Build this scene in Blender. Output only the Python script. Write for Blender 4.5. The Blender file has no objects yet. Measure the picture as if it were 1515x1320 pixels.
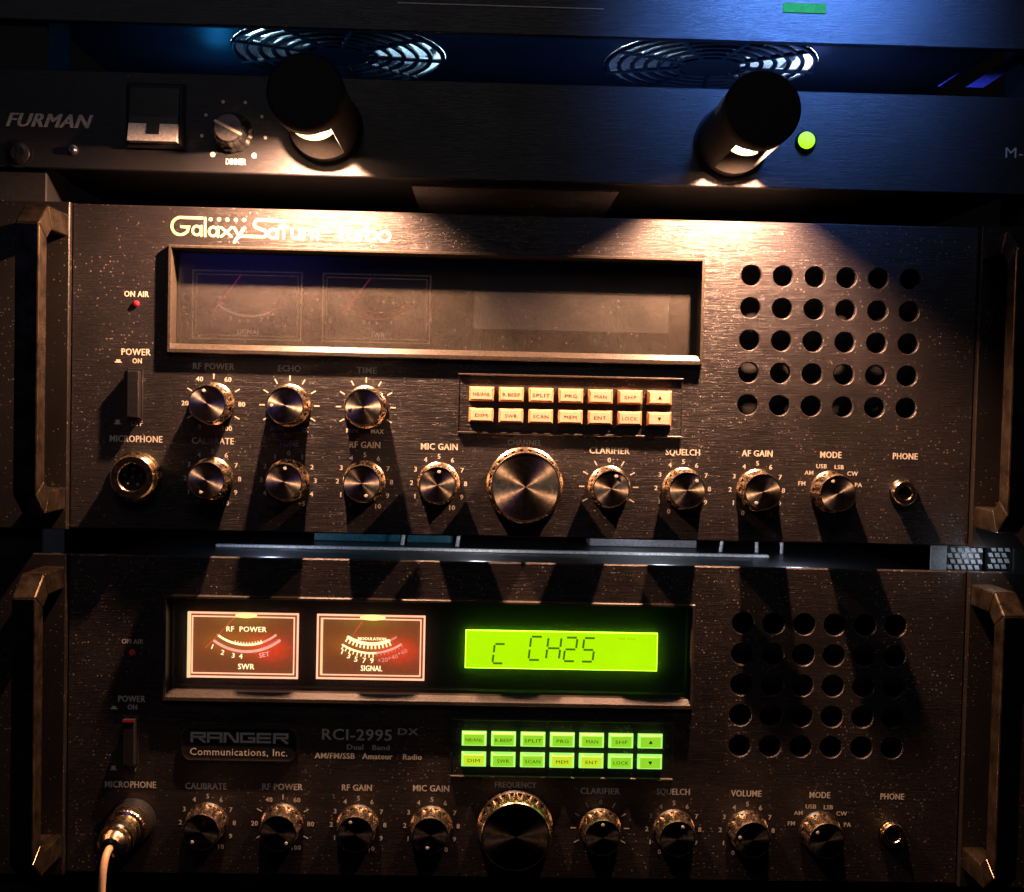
import bpy, math, random
from mathutils import Matrix, Vector
random.seed(7)
SC = bpy.context.scene
COL = SC.collection
MM = 0.001
# ------------------------------------------------------------------ camera
# Working axes (mm): x right, y up, z out of the front panels towards the viewer.
# World = (x, -z, y).
def W(x, y, z):
    return Vector((x*MM, -z*MM, y*MM))
cam_d = bpy.data.cameras.new('camera')
cam = bpy.data.objects.new('camera', cam_d); COL.objects.link(cam)
YA, PI_, RO = -0.0243025361, -0.0330314032, 0.0227609262
R3 = Matrix.Rotation(YA, 3, 'Y') @ Matrix.Rotation(PI_, 3, 'X') @ Matrix.Rotation(RO, 3, 'Z')
TOW = Matrix(((1, 0, 0), (0, 0, -1), (0, 1, 0)))
cam.matrix_world = Matrix.Translation(W(-18.52, -14.9, 527.4)) @ (TOW @ R3).to_4x4()
cam_d.sensor_width = 36.0
cam_d.lens = 1765.0/1515.0*36.0
cam_d.clip_start = 0.02; cam_d.clip_end = 20
SC.camera = cam
SC.render.resolution_x = 1024; SC.render.resolution_y = 892
# ------------------------------------------------------------------ world, render settings
wd = bpy.data.worlds.new('World'); SC.world = wd; wd.use_nodes = True
bg = wd.node_tree.nodes['Background']
bg.inputs['Color'].default_value = (0.10, 0.20, 0.60, 1); bg.inputs['Strength'].default_value = 0.002
SC.view_settings.view_transform = 'Standard'; SC.view_settings.look = 'None'
SC.view_settings.exposure = 0.0; SC.view_settings.gamma = 1.0
cy = SC.cycles
cy.max_bounces = 6; cy.transparent_max_bounces = 12; cy.caustics_reflective = False; cy.caustics_refractive = False
try:
    cy.use_denoising = True; cy.denoiser = 'OPENIMAGEDENOISE'
except Exception: pass

def lamp(name, kind, pos, color, watts, size=2.0, size_y=None, look=None, parent=None):
    d = bpy.data.lights.new(name, kind); d.color = color; d.energy = watts
    if kind == 'AREA':
        d.shape = 'RECTANGLE'; d.size = size*MM; d.size_y = (size_y or size)*MM
    else: d.shadow_soft_size = size*MM
    o = bpy.data.objects.new(name, d); COL.objects.link(o)
    if parent is None:
        o.location = W(*pos)
        if look is not None:
            v = W(*look) - W(*pos); o.rotation_euler = v.to_track_quat('-Z', 'Y').to_euler()
    else:
        o.parent = parent; o.location = Vector(pos)*MM
    return o
WARM = (1.0, 0.50, 0.29)
# unseen blue lamp added to stand in for lens glare at the upper right
bl_ = lamp('blue_veil_light', 'AREA', (128, 232, 96), (0.10, 0.27, 0.90), 0.26, 70, size_y=40, look=(122, 168, 0)); bl_.data.spread = math.radians(66)
# dim room light, high and behind the camera
lamp('room_light', 'AREA', (-60, 700, 800), (1.0, 0.90, 0.84), 0.58, 420, size_y=260, look=(0, -60, 0))
# soft violet panel light behind the camera (mirrored in the meter glass)
lamp('violet_panel_light', 'AREA', (-246, 146, 620), (0.16, 0.12, 1.0), 0.032, 120, size_y=110, look=(-120, 34, 0))

# ------------------------------------------------------------------ materials
def newmat(name):
    m = bpy.data.materials.new(name); m.use_nodes = True
    nt = m.node_tree; b = nt.nodes['Principled BSDF']
    return m, nt, b
def setp(b, **k):
    names = dict(color='Base Color', rough='Roughness', metal='Metallic', spec='Specular IOR Level', aniso='Anisotropic',
                 anrot='Anisotropic Rotation', emc='Emission Color', ems='Emission Strength', coat='Coat Weight', coatr='Coat Roughness',
                 trans='Transmission Weight', alpha='Alpha')
    for a, v in k.items():
        if a in ('color', 'emc') and len(v) == 3: v = (*v, 1)
        b.inputs[names[a]].default_value = v
def N(nt, t, **k):
    n = nt.nodes.new('ShaderNode'+t)
    for a, v in k.items():
        if hasattr(n, a): setattr(n, a, v)
        else: n.inputs[a.replace('_', ' ')].default_value = v
    return n
def L(nt, a, b): nt.links.new(a, b)
def coords(nt, scale=(1, 1, 1), rnd=False):
    tc = N(nt, 'TexCoord'); mp = N(nt, 'Mapping'); mp.inputs['Scale'].default_value = tuple(s*1000 for s in scale)  # per mm
    L(nt, tc.outputs['Object'], mp.inputs['Vector']); return mp.outputs['Vector']
def ramp(nt, fac, stops):
    r = N(nt, 'ValToRGB'); e = r.color_ramp.elements
    while len(e) < len(stops): e.new(0.5)
    for i, (p, c) in enumerate(stops):
        e[i].position = p; e[i].color = (c, c, c, 1) if isinstance(c, float) else (*c, 1)
    L(nt, fac, r.inputs['Fac']); return r.outputs['Color']
def mathn(nt, op, a, b=None, c=None):
    n = N(nt, 'Math', operation=op)
    for i, v in enumerate((a, b, c)):
        if v is None: continue
        if isinstance(v, (int, float)): n.inputs[i].default_value = v
        else: L(nt, v, n.inputs[i])
    return n.outputs[0]

def panel_mat(name, base=(0.015, 0.013, 0.014), rough=0.36, dust=1.0, brush=1.0, seed=0.0, speck=1.0):
    """Black painted metal, brushed sideways, with dust specks, smears and small bumps."""
    m, nt, b = newmat(name)
    v = coords(nt)
    off = N(nt, 'Vector' + 'Math', operation='ADD'); off.inputs[1].default_value = (seed, seed*1.7, seed); L(nt, v, off.inputs[0]); v = off.outputs[0]
    st = N(nt, 'Mapping'); st.inputs['Scale'].default_value = (0.06, 4.6, 1); L(nt, v, st.inputs['Vector'])
    br = N(nt, 'TexNoise', Scale=1.0, Detail=3.0, Roughness=0.6); L(nt, st.outputs[0], br.inputs['Vector'])
    st2 = N(nt, 'Mapping'); st2.inputs['Scale'].default_value = (0.22, 1.5, 1); L(nt, v, st2.inputs['Vector'])
    br2 = N(nt, 'TexNoise', Scale=1.0, Detail=2.0); L(nt, st2.outputs[0], br2.inputs['Vector'])
    big = N(nt, 'TexNoise', Scale=0.035, Detail=4.0, Roughness=0.6); L(nt, v, big.inputs['Vector'])
    grain = N(nt, 'TexNoise', Scale=1.3, Detail=3.0, Roughness=0.7); L(nt, v, grain.inputs['Vector'])
    vo = N(nt, 'TexVoronoi', Scale=0.34, Randomness=1.0); L(nt, v, vo.inputs['Vector'])
    vo2 = N(nt, 'TexVoronoi', Scale=0.62, Randomness=1.0); L(nt, v, vo2.inputs['Vector'])
    # specks only where a second noise allows them
    mask = ramp(nt, big.outputs['Fac'], [(0.40, 0.0), (0.58, 1.0)])
    s1 = ramp(nt, vo.outputs['Distance'], [(0.07, 1.0), (0.14, 0.0)])
    s2 = ramp(nt, vo2.outputs['Distance'], [(0.15, 1.0), (0.29, 0.0)])
    sel = ramp(nt, vo.outputs['Color'], [(0.55, 0.0), (0.62, 1.0)])
    sel2 = ramp(nt, vo2.outputs['Color'], [(0.58, 0.0), (0.64, 1.0)])
    a1 = mathn(nt, 'MULTIPLY', s1, sel); a2 = mathn(nt, 'MULTIPLY', mathn(nt, 'MULTIPLY', s2, sel2), mask)
    sp = mathn(nt, 'MAXIMUM', mathn(nt, 'MULTIPLY', a1, 0.75), a2)
    sp = mathn(nt, 'MULTIPLY', sp, 0.75*speck)
    dst = mathn(nt, 'MULTIPLY', ramp(nt, grain.outputs['Fac'], [(0.45, 0.0), (0.75, 1.0)]), mathn(nt, 'MULTIPLY', ramp(nt, big.outputs['Fac'], [(0.35, 0.15), (0.65, 0.9)]), 0.065*dust))
    fac = mathn(nt, 'MAXIMUM', sp, dst)
    mx = N(nt, 'Mix', data_type='RGBA'); mx.inputs['A'].default_value = (*base, 1); mx.inputs['B'].default_value = (0.38, 0.31, 0.25, 1)
    L(nt, fac, mx.inputs['Factor']); L(nt, mx.outputs['Result'], b.inputs['Base Color'])
    r = mathn(nt, 'ADD', mathn(nt, 'MULTIPLY', big.outputs['Fac'], 0.30), rough-0.12)
    L(nt, r, b.inputs['Roughness'])
    hh = mathn(nt, 'ADD', mathn(nt, 'MULTIPLY', br.outputs['Fac'], 1.5*brush), mathn(nt, 'MULTIPLY', br2.outputs['Fac'], 0.25*brush))
    hh = mathn(nt, 'ADD', hh, mathn(nt, 'MULTIPLY', grain.outputs['Fac'], 0.45))
    hh = mathn(nt, 'ADD', hh, mathn(nt, 'MULTIPLY', sp, 1.6))
    bp = N(nt, 'Bump', Strength=1.0, Distance=0.00013); L(nt, hh, bp.inputs['Height']); L(nt, bp.outputs[0], b.inputs['Normal'])
    setp(b, spec=0.5)
    return m
def simple(name, color, rough=0.5, metal=0.0, grain=0.25, bump=0.25, scale=0.8, spec=0.5, wear=0.0):
    m, nt, b = newmat(name); v = coords(nt)
    n = N(nt, 'TexNoise', Scale=scale, Detail=4.0, Roughness=0.65); L(nt, v, n.inputs['Vector'])
    lo = tuple(c*(1-grain) for c in color); hi = tuple(min(1, c*(1+grain)+wear*0.05) for c in color)
    cr = ramp(nt, n.outputs['Fac'], [(0.35, lo), (0.65, hi)])
    L(nt, cr, b.inputs['Base Color'])
    L(nt, mathn(nt, 'ADD', mathn(nt, 'MULTIPLY', n.outputs['Fac'], 0.2), rough-0.1), b.inputs['Roughness'])
    if bump:
        bp = N(nt, 'Bump', Strength=bump, Distance=0.0002); L(nt, n.outputs['Fac'], bp.inputs['Height']); L(nt, bp.outputs[0], b.inputs['Normal'])
    setp(b, metal=metal, spec=spec); return m
def emit(name, color, strength, base=(0.1, 0.1, 0.1), vary=0.0, scale=0.1):
    m, nt, b = newmat(name); setp(b, color=base, rough=0.6, emc=color, ems=strength, spec=0.1)
    if vary:
        v = coords(nt); n = N(nt, 'TexNoise', Scale=scale, Detail=2.0); L(nt, v, n.inputs['Vector'])
        L(nt, mathn(nt, 'MULTIPLY', mathn(nt, 'ADD', mathn(nt, 'MULTIPLY', n.outputs['Fac'], vary*2), 1-vary), strength), b.inputs['Emission Strength'])
    return m
def spun(name, color, rough=0.34):
    """Lathe-turned metal: highlights fan out from the centre."""
    m, nt, b = newmat(name); tg = N(nt, 'Tangent', direction_type='RADIAL', axis='Z')
    L(nt, tg.outputs[0], b.inputs['Tangent'])
    v = coords(nt); n = N(nt, 'TexNoise', Scale=0.5, Detail=4.0, Roughness=0.7); L(nt, v, n.inputs['Vector'])
    L(nt, ramp(nt, n.outputs['Fac'], [(0.35, tuple(c*0.6 for c in color)), (0.7, color)]), b.inputs['Base Color'])
    L(nt, mathn(nt, 'ADD', mathn(nt, 'MULTIPLY', n.outputs['Fac'], 0.22), rough-0.1), b.inputs['Roughness'])
    setp(b, metal=1.0, aniso=0.92, anrot=0.0)
    return m
def pane(name, dusty=0.14, tint=0.8, edge_dust=True):
    m, nt, b = newmat(name); nt.nodes.remove(b); out = nt.nodes['Material Output']
    v = coords(nt)
    n = N(nt, 'TexNoise', Scale=2.8, Detail=4.0, Roughness=0.8); L(nt, v, n.inputs['Vector'])
    big = N(nt, 'TexNoise', Scale=0.03, Detail=3.0, Roughness=0.6); L(nt, v, big.inputs['Vector'])
    vo = N(nt, 'TexVoronoi', Scale=0.42); L(nt, v, vo.inputs['Vector'])
    sp = mathn(nt, 'MULTIPLY', ramp(nt, vo.outputs['Distance'], [(0.10, 1.0), (0.20, 0.0)]), ramp(nt, vo.outputs['Color'], [(0.5, 0.0), (0.6, 0.55)]))
    gr = mathn(nt, 'MULTIPLY', ramp(nt, n.outputs['Fac'], [(0.45, 0.15), (0.60, 1.0)]), mathn(nt, 'MULTIPLY', ramp(nt, big.outputs['Fac'], [(0.30, 0.45), (0.70, 1.0)]), dusty))
    fac = mathn(nt, 'MAXIMUM', gr, mathn(nt, 'MULTIPLY', sp, dusty*2.4))
    tr = N(nt, 'BsdfTransparent'); tr.inputs['Color'].default_value = (tint, tint, tint*1.02, 1)
    gl = N(nt, 'BsdfGlossy', Roughness=0.2)
    df0 = N(nt, 'BsdfDiffuse'); df0.inputs['Color'].default_value = (0.55, 0.50, 0.42, 1)
    tl = N(nt, 'BsdfTranslucent'); tl.inputs['Color'].default_value = (0.6, 0.6, 0.6, 1)
    df = N(nt, 'AddShader'); L(nt, df0.outputs[0], df.inputs[0]); L(nt, tl.outputs[0], df.inputs[1])
    fr = N(nt, 'Fresnel'); fr.inputs['IOR'].default_value = 1.45
    m1 = N(nt, 'MixShader'); L(nt, fr.outputs[0], m1.inputs[0]); L(nt, tr.outputs[0], m1.inputs[1]); L(nt, gl.outputs[0], m1.inputs[2])
    m2 = N(nt, 'MixShader'); L(nt, fac, m2.inputs[0]); L(nt, m1.outputs[0], m2.inputs[1]); L(nt, df.outputs[0], m2.inputs[2])
    L(nt, m2.outputs[0], out.inputs['Surface']); return m

M = {}
M['panel_a'] = panel_mat('brushed_black_panel', seed=3.0, brush=1.1, speck=0.6)
M['panel_b'] = panel_mat('dusty_black_panel', base=(0.015, 0.012, 0.012), rough=0.36, seed=41.0, dust=1.2, speck=0.8)
M['cond'] = panel_mat('conditioner_black_panel', base=(0.016, 0.016, 0.018), rough=0.42, seed=90.0, dust=0.1, brush=0.7, speck=0.0)
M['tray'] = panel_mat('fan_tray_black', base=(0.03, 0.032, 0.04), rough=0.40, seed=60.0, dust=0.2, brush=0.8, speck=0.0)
M['ear'] = panel_mat('ear_black', base=(0.014, 0.012, 0.011), seed=17.0, speck=0.5, dust=0.5, brush=0.2)
M['chassis'] = simple('dark_chassis_steel', (0.022, 0.022, 0.024), 0.4, 0.3, bump=0.1)
M['cover'] = simple('grey_cover_steel', (0.42, 0.40, 0.42), 0.35, 0.2, bump=0.1)
M['black'] = simple('black_plastic', (0.015, 0.015, 0.016), 0.35, 0, bump=0.15)
M['flat'] = simple('flat_black_board', (0.012, 0.012, 0.012), 0.7, 0, bump=0.1)
M['bezel'] = simple('worn_black_bezel', (0.045, 0.038, 0.03), 0.36, 0.0, grain=0.5, bump=0.5, scale=1.4)
M['handle'] = simple('worn_bronze_handle', (0.15, 0.115, 0.080), 0.24, 0.9, grain=0.5, bump=0.25, scale=0.12)
M['knobside'] = simple('knurled_knob_metal', (0.66, 0.54, 0.40), 0.25, 1.0, grain=0.3, bump=0.22, scale=0.9)
M['cap'] = spun('turned_knob_cap', (0.80, 0.70, 0.54))
M['cap_shaded'] = spun('turned_shaded_knob_cap', (0.16, 0.14, 0.12))  # darker copy of the cap metal, shade of the grazing light painted in
M['ink'] = simple('cream_print', (0.80, 0.76, 0.62), 0.6, 0, grain=0.12, bump=0)
M['inkdim'] = simple('darker_cream_print', (0.66, 0.60, 0.54), 0.6, 0, grain=0.3, bump=0, scale=1.2)  # darker, more mottled cream than the main print
M['logo'] = simple('pale_green_cream_logo', (0.52, 0.62, 0.30), 0.5, 0, grain=0.05, bump=0)
M['dark_ink'] = simple('dark_print', (0.02, 0.02, 0.012), 0.6, 0, bump=0)
M['nickel'] = simple('nickel_connector', (0.84, 0.70, 0.48), 0.19, 1.0, grain=0.15, bump=0.12)
M['steel'] = simple('plain_steel', (0.5, 0.5, 0.5), 0.35, 1.0, grain=0.2)
M['cream_btn'] = simple('cream_button_plastic', (0.80, 0.60, 0.40), 0.45, 0, grain=0.1, bump=0.1)
M['amber_btn'] = simple('amber_button_side', (0.50, 0.27, 0.13), 0.45, 0, grain=0.15, bump=0.1)
M['red_led_off'] = emit('red_indicator', (1.0, 0.02, 0.06), 0.22, base=(0.5, 0.02, 0.03))
M['red_led_dim'] = emit('red_indicator_dim', (1.0, 0.05, 0.08), 0.035, base=(0.16, 0.012, 0.015))
M['green_led'] = emit('green_indicator', (0.35, 1.0, 0.01), 1.6, base=(0.1, 0.4, 0.05))
M['green_core'] = emit('green_indicator_core', (0.75, 1.0, 0.15), 1.4, base=(0.1, 0.4, 0.05))
M['green_bar'] = emit('green_reflection_glow', (0.02, 0.42, 0.10), 0.8, base=(0.0, 0.01, 0.0), vary=0.5, scale=0.8)
M['pane_a'] = pane('dusty_window_glass', dusty=0.16, tint=0.98)
M['pane_b'] = pane('window_glass', dusty=0.06, tint=0.97)
M['lcd_off'] = simple('unlit_display_glass', (0.60, 0.56, 0.47), 0.35, 0, grain=0.05, bump=0)
M['lcd_on'] = emit('lit_display', (0.50, 1.0, 0.0), 1.10, vary=0.06, scale=0.05)
M['lcd_edge'] = emit('lit_display_edge', (0.30, 1.0, 0.02), 7.0)  # side glow added to cast the green halo around the display
M['lcd_seg'] = emit('display_segment', (0.10, 0.32, 0.01), 0.55, base=(0.02, 0.04, 0.01))
M['lcd_faint'] = emit('display_faint_segment', (0.33, 0.75, 0.0), 0.9, base=(0.02, 0.04, 0.01))
M['green_btn'] = emit('lit_green_button_side', (0.42, 1.0, 0.16), 0.95, base=(0.2, 0.4, 0.1), vary=0.1)
M['green_face'] = emit('lit_green_button_face', (0.30, 0.85, 0.01), 0.72, base=(0.2, 0.4, 0.1), vary=0.15)
M['yellow_face'] = emit('lit_yellow_green_button_face', (0.55, 0.85, 0.01), 0.85, base=(0.3, 0.4, 0.1), vary=0.15)
M['rim_off'] = simple('meter_rim_plastic', (0.95, 0.82, 0.58), 0.25, 0.3, grain=0.25, bump=0.2)
M['face_off'] = simple('meter_face_dark', (0.030, 0.024, 0.045), 0.55, 0, bump=0.1)  # violet tint of mirrored light put into the face colour
M['print_off'] = simple('meter_print_pale', (0.95, 0.85, 0.80), 0.6, 0, bump=0)
M['print_off_red'] = simple('meter_print_red', (0.60, 0.12, 0.12), 0.6, 0, bump=0)
M['needle_off'] = emit('needle_red', (0.8, 0.1, 0.2), 0.12, base=(0.8, 0.10, 0.16))  # faint glow added to the needle although its meter is unlit
M['rim_on'] = emit('lit_meter_rim', (1.0, 0.46, 0.27), 1.7, base=(0.5, 0.3, 0.2), vary=0.25, scale=0.08)
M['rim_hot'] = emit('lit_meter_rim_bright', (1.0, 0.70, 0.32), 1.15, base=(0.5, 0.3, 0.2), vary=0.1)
M['print_warm'] = emit('lit_print_warm', (1.0, 0.78, 0.38), 1.9, vary=0.15, scale=0.3)
M['print_pink'] = emit('lit_print_pink', (1.0, 0.36, 0.27), 1.4, vary=0.15, scale=0.3)
M['print_red'] = emit('lit_print_red', (1.0, 0.26, 0.20), 1.0, vary=0.15, scale=0.3)
M['needle_on'] = emit('lit_needle', (1.0, 0.16, 0.07), 0.6, base=(0.6, 0.1, 0.05))
M['bulb_on'] = emit('meter_bulb', (1.0, 0.72, 0.22), 1.9)
M['lampglow'] = emit('lamp_glass_glow', (1.0, 0.66, 0.26), 4.5)
M['reflector'] = simple('lamp_reflector', (0.012, 0.010, 0.008), 0.6, 0.0, grain=0.2)
M['tube'] = simple('matte_black_lamp_tube', (0.007, 0.007, 0.009), 0.6, 0, bump=0.05, spec=0.2)
M['chamber_dark'] = simple('darkened_chamber_black', (0.0020, 0.0018, 0.0016), 0.9, 0, bump=0, spec=0.02)  # shade put into the colour: end wall stays dark beside the lamp
M['cable'] = simple('beige_cable_rubber', (0.62, 0.42, 0.24), 0.42, 0, grain=0.08, bump=0.1)
M['pale_fan'] = simple('pale_fan_plastic', (0.78, 0.80, 0.86), 0.4, 0, bump=0)
M['guard'] = simple('black_guard_wire', (0.02, 0.022, 0.03), 0.5, 0.2, bump=0)
M['silver'] = simple('brushed_silver_strip', (0.78, 0.77, 0.76), 0.35, 0.2, bump=0.1)
M['plate'] = simple('bright_brushed_plate', (0.85, 0.80, 0.80), 0.3, 0.6, bump=0.3)
M['mid_steel'] = simple('mid_grey_steel', (0.12, 0.12, 0.12), 0.35, 0.3, bump=0.1)
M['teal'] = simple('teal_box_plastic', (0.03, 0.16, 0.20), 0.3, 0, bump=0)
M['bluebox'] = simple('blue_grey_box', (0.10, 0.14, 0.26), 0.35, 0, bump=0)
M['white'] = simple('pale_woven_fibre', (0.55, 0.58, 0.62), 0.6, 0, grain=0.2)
M['violet'] = simple('violet_reflection_tint', (0.10, 0.08, 0.42), 0.35, 0, bump=0)  # violet of the reflected light put into the colour
def lit_face(name, red_x, red_y, bx, by):
    """Backlit dial: brown glow from a bulb at the top edge, red filter at the right of the scale."""
    m, nt, b = newmat(name); setp(b, color=(0.03, 0.012, 0.01), rough=0.5)
    v = coords(nt); sx = N(nt, 'SeparateXYZ'); L(nt, v, sx.inputs[0])
    def blob(cx, cy, rx, ry):
        dx = mathn(nt, 'DIVIDE', mathn(nt, 'SUBTRACT', sx.outputs[0], cx), rx); dy = mathn(nt, 'DIVIDE', mathn(nt, 'SUBTRACT', sx.outputs[1], cy), ry)
        d = mathn(nt, 'ADD', mathn(nt, 'MULTIPLY', dx, dx), mathn(nt, 'MULTIPLY', dy, dy))
        return mathn(nt, 'DIVIDE', 1.0, mathn(nt, 'ADD', 1.0, mathn(nt, 'MULTIPLY', d, d)))
    n = N(nt, 'TexNoise', Scale=0.5, Detail=4.0); L(nt, v, n.inputs['Vector'])
    red = blob(red_x, red_y, 9.0, 5.5); yel = blob(bx, by, 13, 5.5); mid = blob(-4, 1.0, 14.0, 5.0)
    c = N(nt, 'CombineColor')
    r = mathn(nt, 'ADD', mathn(nt, 'ADD', 0.20, mathn(nt, 'MULTIPLY', red, 0.55)), mathn(nt, 'ADD', mathn(nt, 'MULTIPLY', yel, 0.10), mathn(nt, 'MULTIPLY', mid, 0.20)))
    g = mathn(nt, 'ADD', 0.055, mathn(nt, 'ADD', mathn(nt, 'MULTIPLY', yel, 0.075), mathn(nt, 'MULTIPLY', mid, 0.06)))
    L(nt, mathn(nt, 'MULTIPLY', r, mathn(nt, 'ADD', 0.6, mathn(nt, 'MULTIPLY', n.outputs['Fac'], 0.8))), c.inputs[0]); L(nt, g, c.inputs[1]); c.inputs[2].default_value = 0.018
    L(nt, c.outputs[0], b.inputs['Emission Color']); b.inputs['Emission Strength'].default_value = 1.0
    return m

# ------------------------------------------------------------------ mesh helpers
class MB:
    def __init__(s): s.v = []; s.f = []; s.sm = []
    def add(s, vs, fs, smooth=False):
        o = len(s.v); s.v += vs; s.f += [tuple(i+o for i in f) for f in fs]; s.sm += [smooth]*len(fs); return s
    def box(s, x0, x1, y0, y1, z0, z1, ch=0.0):
        if ch <= 0:
            vs = [(x, y, z) for z in (z0, z1) for y in (y0, y1) for x in (x0, x1)]
            return s.add(vs, [(0, 2, 3, 1), (4, 5, 7, 6), (0, 1, 5, 4), (2, 6, 7, 3), (0, 4, 6, 2), (1, 3, 7, 5)])
        return s.loops([s.rect(x0, x1, y0, y1, z0), s.rect(x0, x1, y0, y1, z1-ch), s.rect(x0+ch, x1-ch, y0+ch, y1-ch, z1)], cap=(True, True))
    @staticmethod
    def rect(x0, x1, y0, y1, z): return [(x0, y0, z), (x1, y0, z), (x1, y1, z), (x0, y1, z)]
    @staticmethod
    def ring(cx, cy, r, z, n=32, ph=0.0, f=None):
        return [(cx+(r if f is None else r*f(2*math.pi*i/n))*math.cos(2*math.pi*i/n+ph), cy+(r if f is None else r*f(2*math.pi*i/n))*math.sin(2*math.pi*i/n+ph), z) for i in range(n)]
    def loops(s, ls, cap=(False, False), smooth=False, closed=True):
        n = len(ls[0]); vs = [p for l in ls for p in l]; fs = []
        for k in range(len(ls)-1):
            for i in range(n if closed else n-1):
                j = (i+1) % n
                fs.append((k*n+i, k*n+j, (k+1)*n+j, (k+1)*n+i))
        s.add(vs, fs, smooth)
        if cap[0]: s.add(list(ls[0]), [tuple(range(n))[::-1]])
        if cap[1]: s.add(list(ls[-1]), [tuple(range(n))])
        return s
    def lathe(s, prof, cx=0, cy=0, n=32, cap=(False, True), smooth=True, f=None):
        # profile segments kept crisp: one loops() per segment
        for a, b in zip(prof[:-1], prof[1:]):
            s.loops([s.ring(cx, cy, a[0], a[1], n, f=f), s.ring(cx, cy, b[0], b[1], n, f=f)], smooth=smooth)
        if cap[1]: s.add(s.ring(cx, cy, prof[-1][0], prof[-1][1], n, f=f), [tuple(range(n))])
        return s
    def extr(s, poly, a, b, axis='x'):
        """prism of polygon: axis x -> poly is (y,z); axis z -> poly is (x,y); axis y -> (x,z)"""
        def P(p, t):
            return {'x': (t, p[0], p[1]), 'z': (p[0], p[1], t), 'y': (p[0], t, p[1])}[axis]
        n = len(poly); vs = [P(p, a) for p in poly]+[P(p, b) for p in poly]
        fs = [(i, (i+1) % n, n+(i+1) % n, n+i) for i in range(n)]
        return s.add(vs, fs+[tuple(range(n))[::-1], tuple(range(n, 2*n))])
    def tube(s, path, r, n=10, cap=True):
        path = [Vector(p) for p in path]; rs = r if isinstance(r, (list, tuple)) else [r]*len(path)
        up = Vector((0.0, 0.13, 1.0)); ls = []
        for i, p in enumerate(path):
            t = (path[min(i+1, len(path)-1)]-path[max(i-1, 0)]).normalized()
            a = t.cross(up)
            if a.length < 0.1: a = t.cross(Vector((1, 0, 0)))
            a.normalize(); b = t.cross(a); 
            ls.append([tuple(p+(a*math.cos(2*math.pi*k/n)+b*math.sin(2*math.pi*k/n))*rs[i]) for k in range(n)])
        return s.loops(ls, cap=(cap, cap), smooth=True)
    def stroke(s, pts, w, z=0.08, caps=True, closed=False):
        """flat printed line of width w"""
        P = [Vector((p[0], p[1])) for p in pts]; n = len(P); vs = []
        for i, p in enumerate(P):
            if closed: a, b = P[i-1], P[(i+1) % n]
            else: a, b = P[max(i-1, 0)], P[min(i+1, n-1)]
            d0 = (p-a).normalized() if (p-a).length > 1e-6 else (b-p).normalized(); d1 = (b-p).normalized() if (b-p).length > 1e-6 else d0
            d = (d0+d1); d = d.normalized() if d.length > 1e-3 else d0
            k = 1/max(0.6, d.dot(d1)); nn = Vector((-d.y, d.x))*(w/2*k)
            vs += [(p.x+nn.x, p.y+nn.y, z), (p.x-nn.x, p.y-nn.y, z)]
        fs = [(2*i+1, 2*i+3, 2*i+2, 2*i) for i in range(n-1)]
        if closed: fs.append((2*n-1, 1, 0, 2*n-2))
        s.add(vs, fs)
        if caps and not closed:
            for q, e in enumerate((P[0], P[-1])): s.add(s.ring(e.x, e.y, w/2, z+0.01+0.01*q, 10), [tuple(range(10))])
        return s
    def mesh(s, name):
        me = bpy.data.meshes.new(name)
        me.from_pydata([(x*MM, y*MM, z*MM) for x, y, z in s.v], [], s.f); me.update()
        for p, k in zip(me.polygons, s.sm): p.use_smooth = k
        return me
    def build(s, name, mat, parent=None, loc=(0, 0, 0), label=None):
        return put(s.mesh(name), name, mat, parent, loc, label)
def put(me, name, mat, parent=None, loc=(0, 0, 0), label=None):
    if mat and not me.materials: me.materials.append(M[mat] if isinstance(mat, str) else mat)
    o = bpy.data.objects.new(name, me); COL.objects.link(o)
    if parent is not None:
        o.parent = parent; o.location = Vector(loc)*MM
    else:
        o.location = W(*loc); o.rotation_euler = (math.pi/2, 0, 0)
    if label: o['label'] = label
    return o
def thing(name, label, cat, pos, group=None):
    o = bpy.data.objects.new(name, None); COL.objects.link(o); o.empty_display_size = 0.01
    o.location = W(*pos); o.rotation_euler = (math.pi/2, 0, 0)
    o['label'] = label; o['category'] = cat
    if group: o['group'] = group
    return o
def tag(o, label, cat, group=None):
    o['label'] = label; o['category'] = cat
    if group: o['group'] = group
    return o
def struct(o): o['kind'] = 'structure'; return o

_tc = {}
def text_geo(body, bold):
    k = (body, bold)
    if k not in _tc:
        c = bpy.data.curves.new('t', 'FONT'); c.body = body; c.size = 1.0; c.space_character = 1.07; c.align_x = 'CENTER'; c.resolution_u = 2; c.offset = bold; c.fill_mode = 'FRONT'
        o = bpy.data.objects.new('t', c); me = bpy.data.meshes.new_from_object(o)
        vs = [tuple(v.co) for v in me.vertices]; fs = [tuple(p.vertices) for p in me.polygons]
        bpy.data.objects.remove(o); bpy.data.curves.remove(c); bpy.data.meshes.remove(me)
        _tc[k] = (vs, fs)
    return _tc[k]
def text(mb, body, x, y, h, w=None, bold=0.018, z=0.08, shear=0.0, rot=0.0):
    """(x, y) = centre of the word, h = capital height, w = overall width, all mm"""
    vs, fs = text_geo(body, bold)
    if not vs: return mb
    x0 = min(v[0] for v in vs); x1 = max(v[0] for v in vs)
    sy = h/0.70; sx = sy if w is None else w/(x1-x0); cx = (x0+x1)/2
    out = []; cr, sr = math.cos(rot), math.sin(rot)
    for v in vs:
        a = (v[0]-cx)*sx; b = (v[1]-0.35)*sy; a += shear*b
        out.append((x+a*cr-b*sr, y+a*sr+b*cr, z))
    return mb.add(out, fs)
def arc(cx, cy, r, a0, a1, n=16):
    return [(cx+r*math.cos(math.radians(a0+(a1-a0)*i/n)), cy+r*math.sin(math.radians(a0+(a1-a0)*i/n))) for i in range(n+1)]

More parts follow.
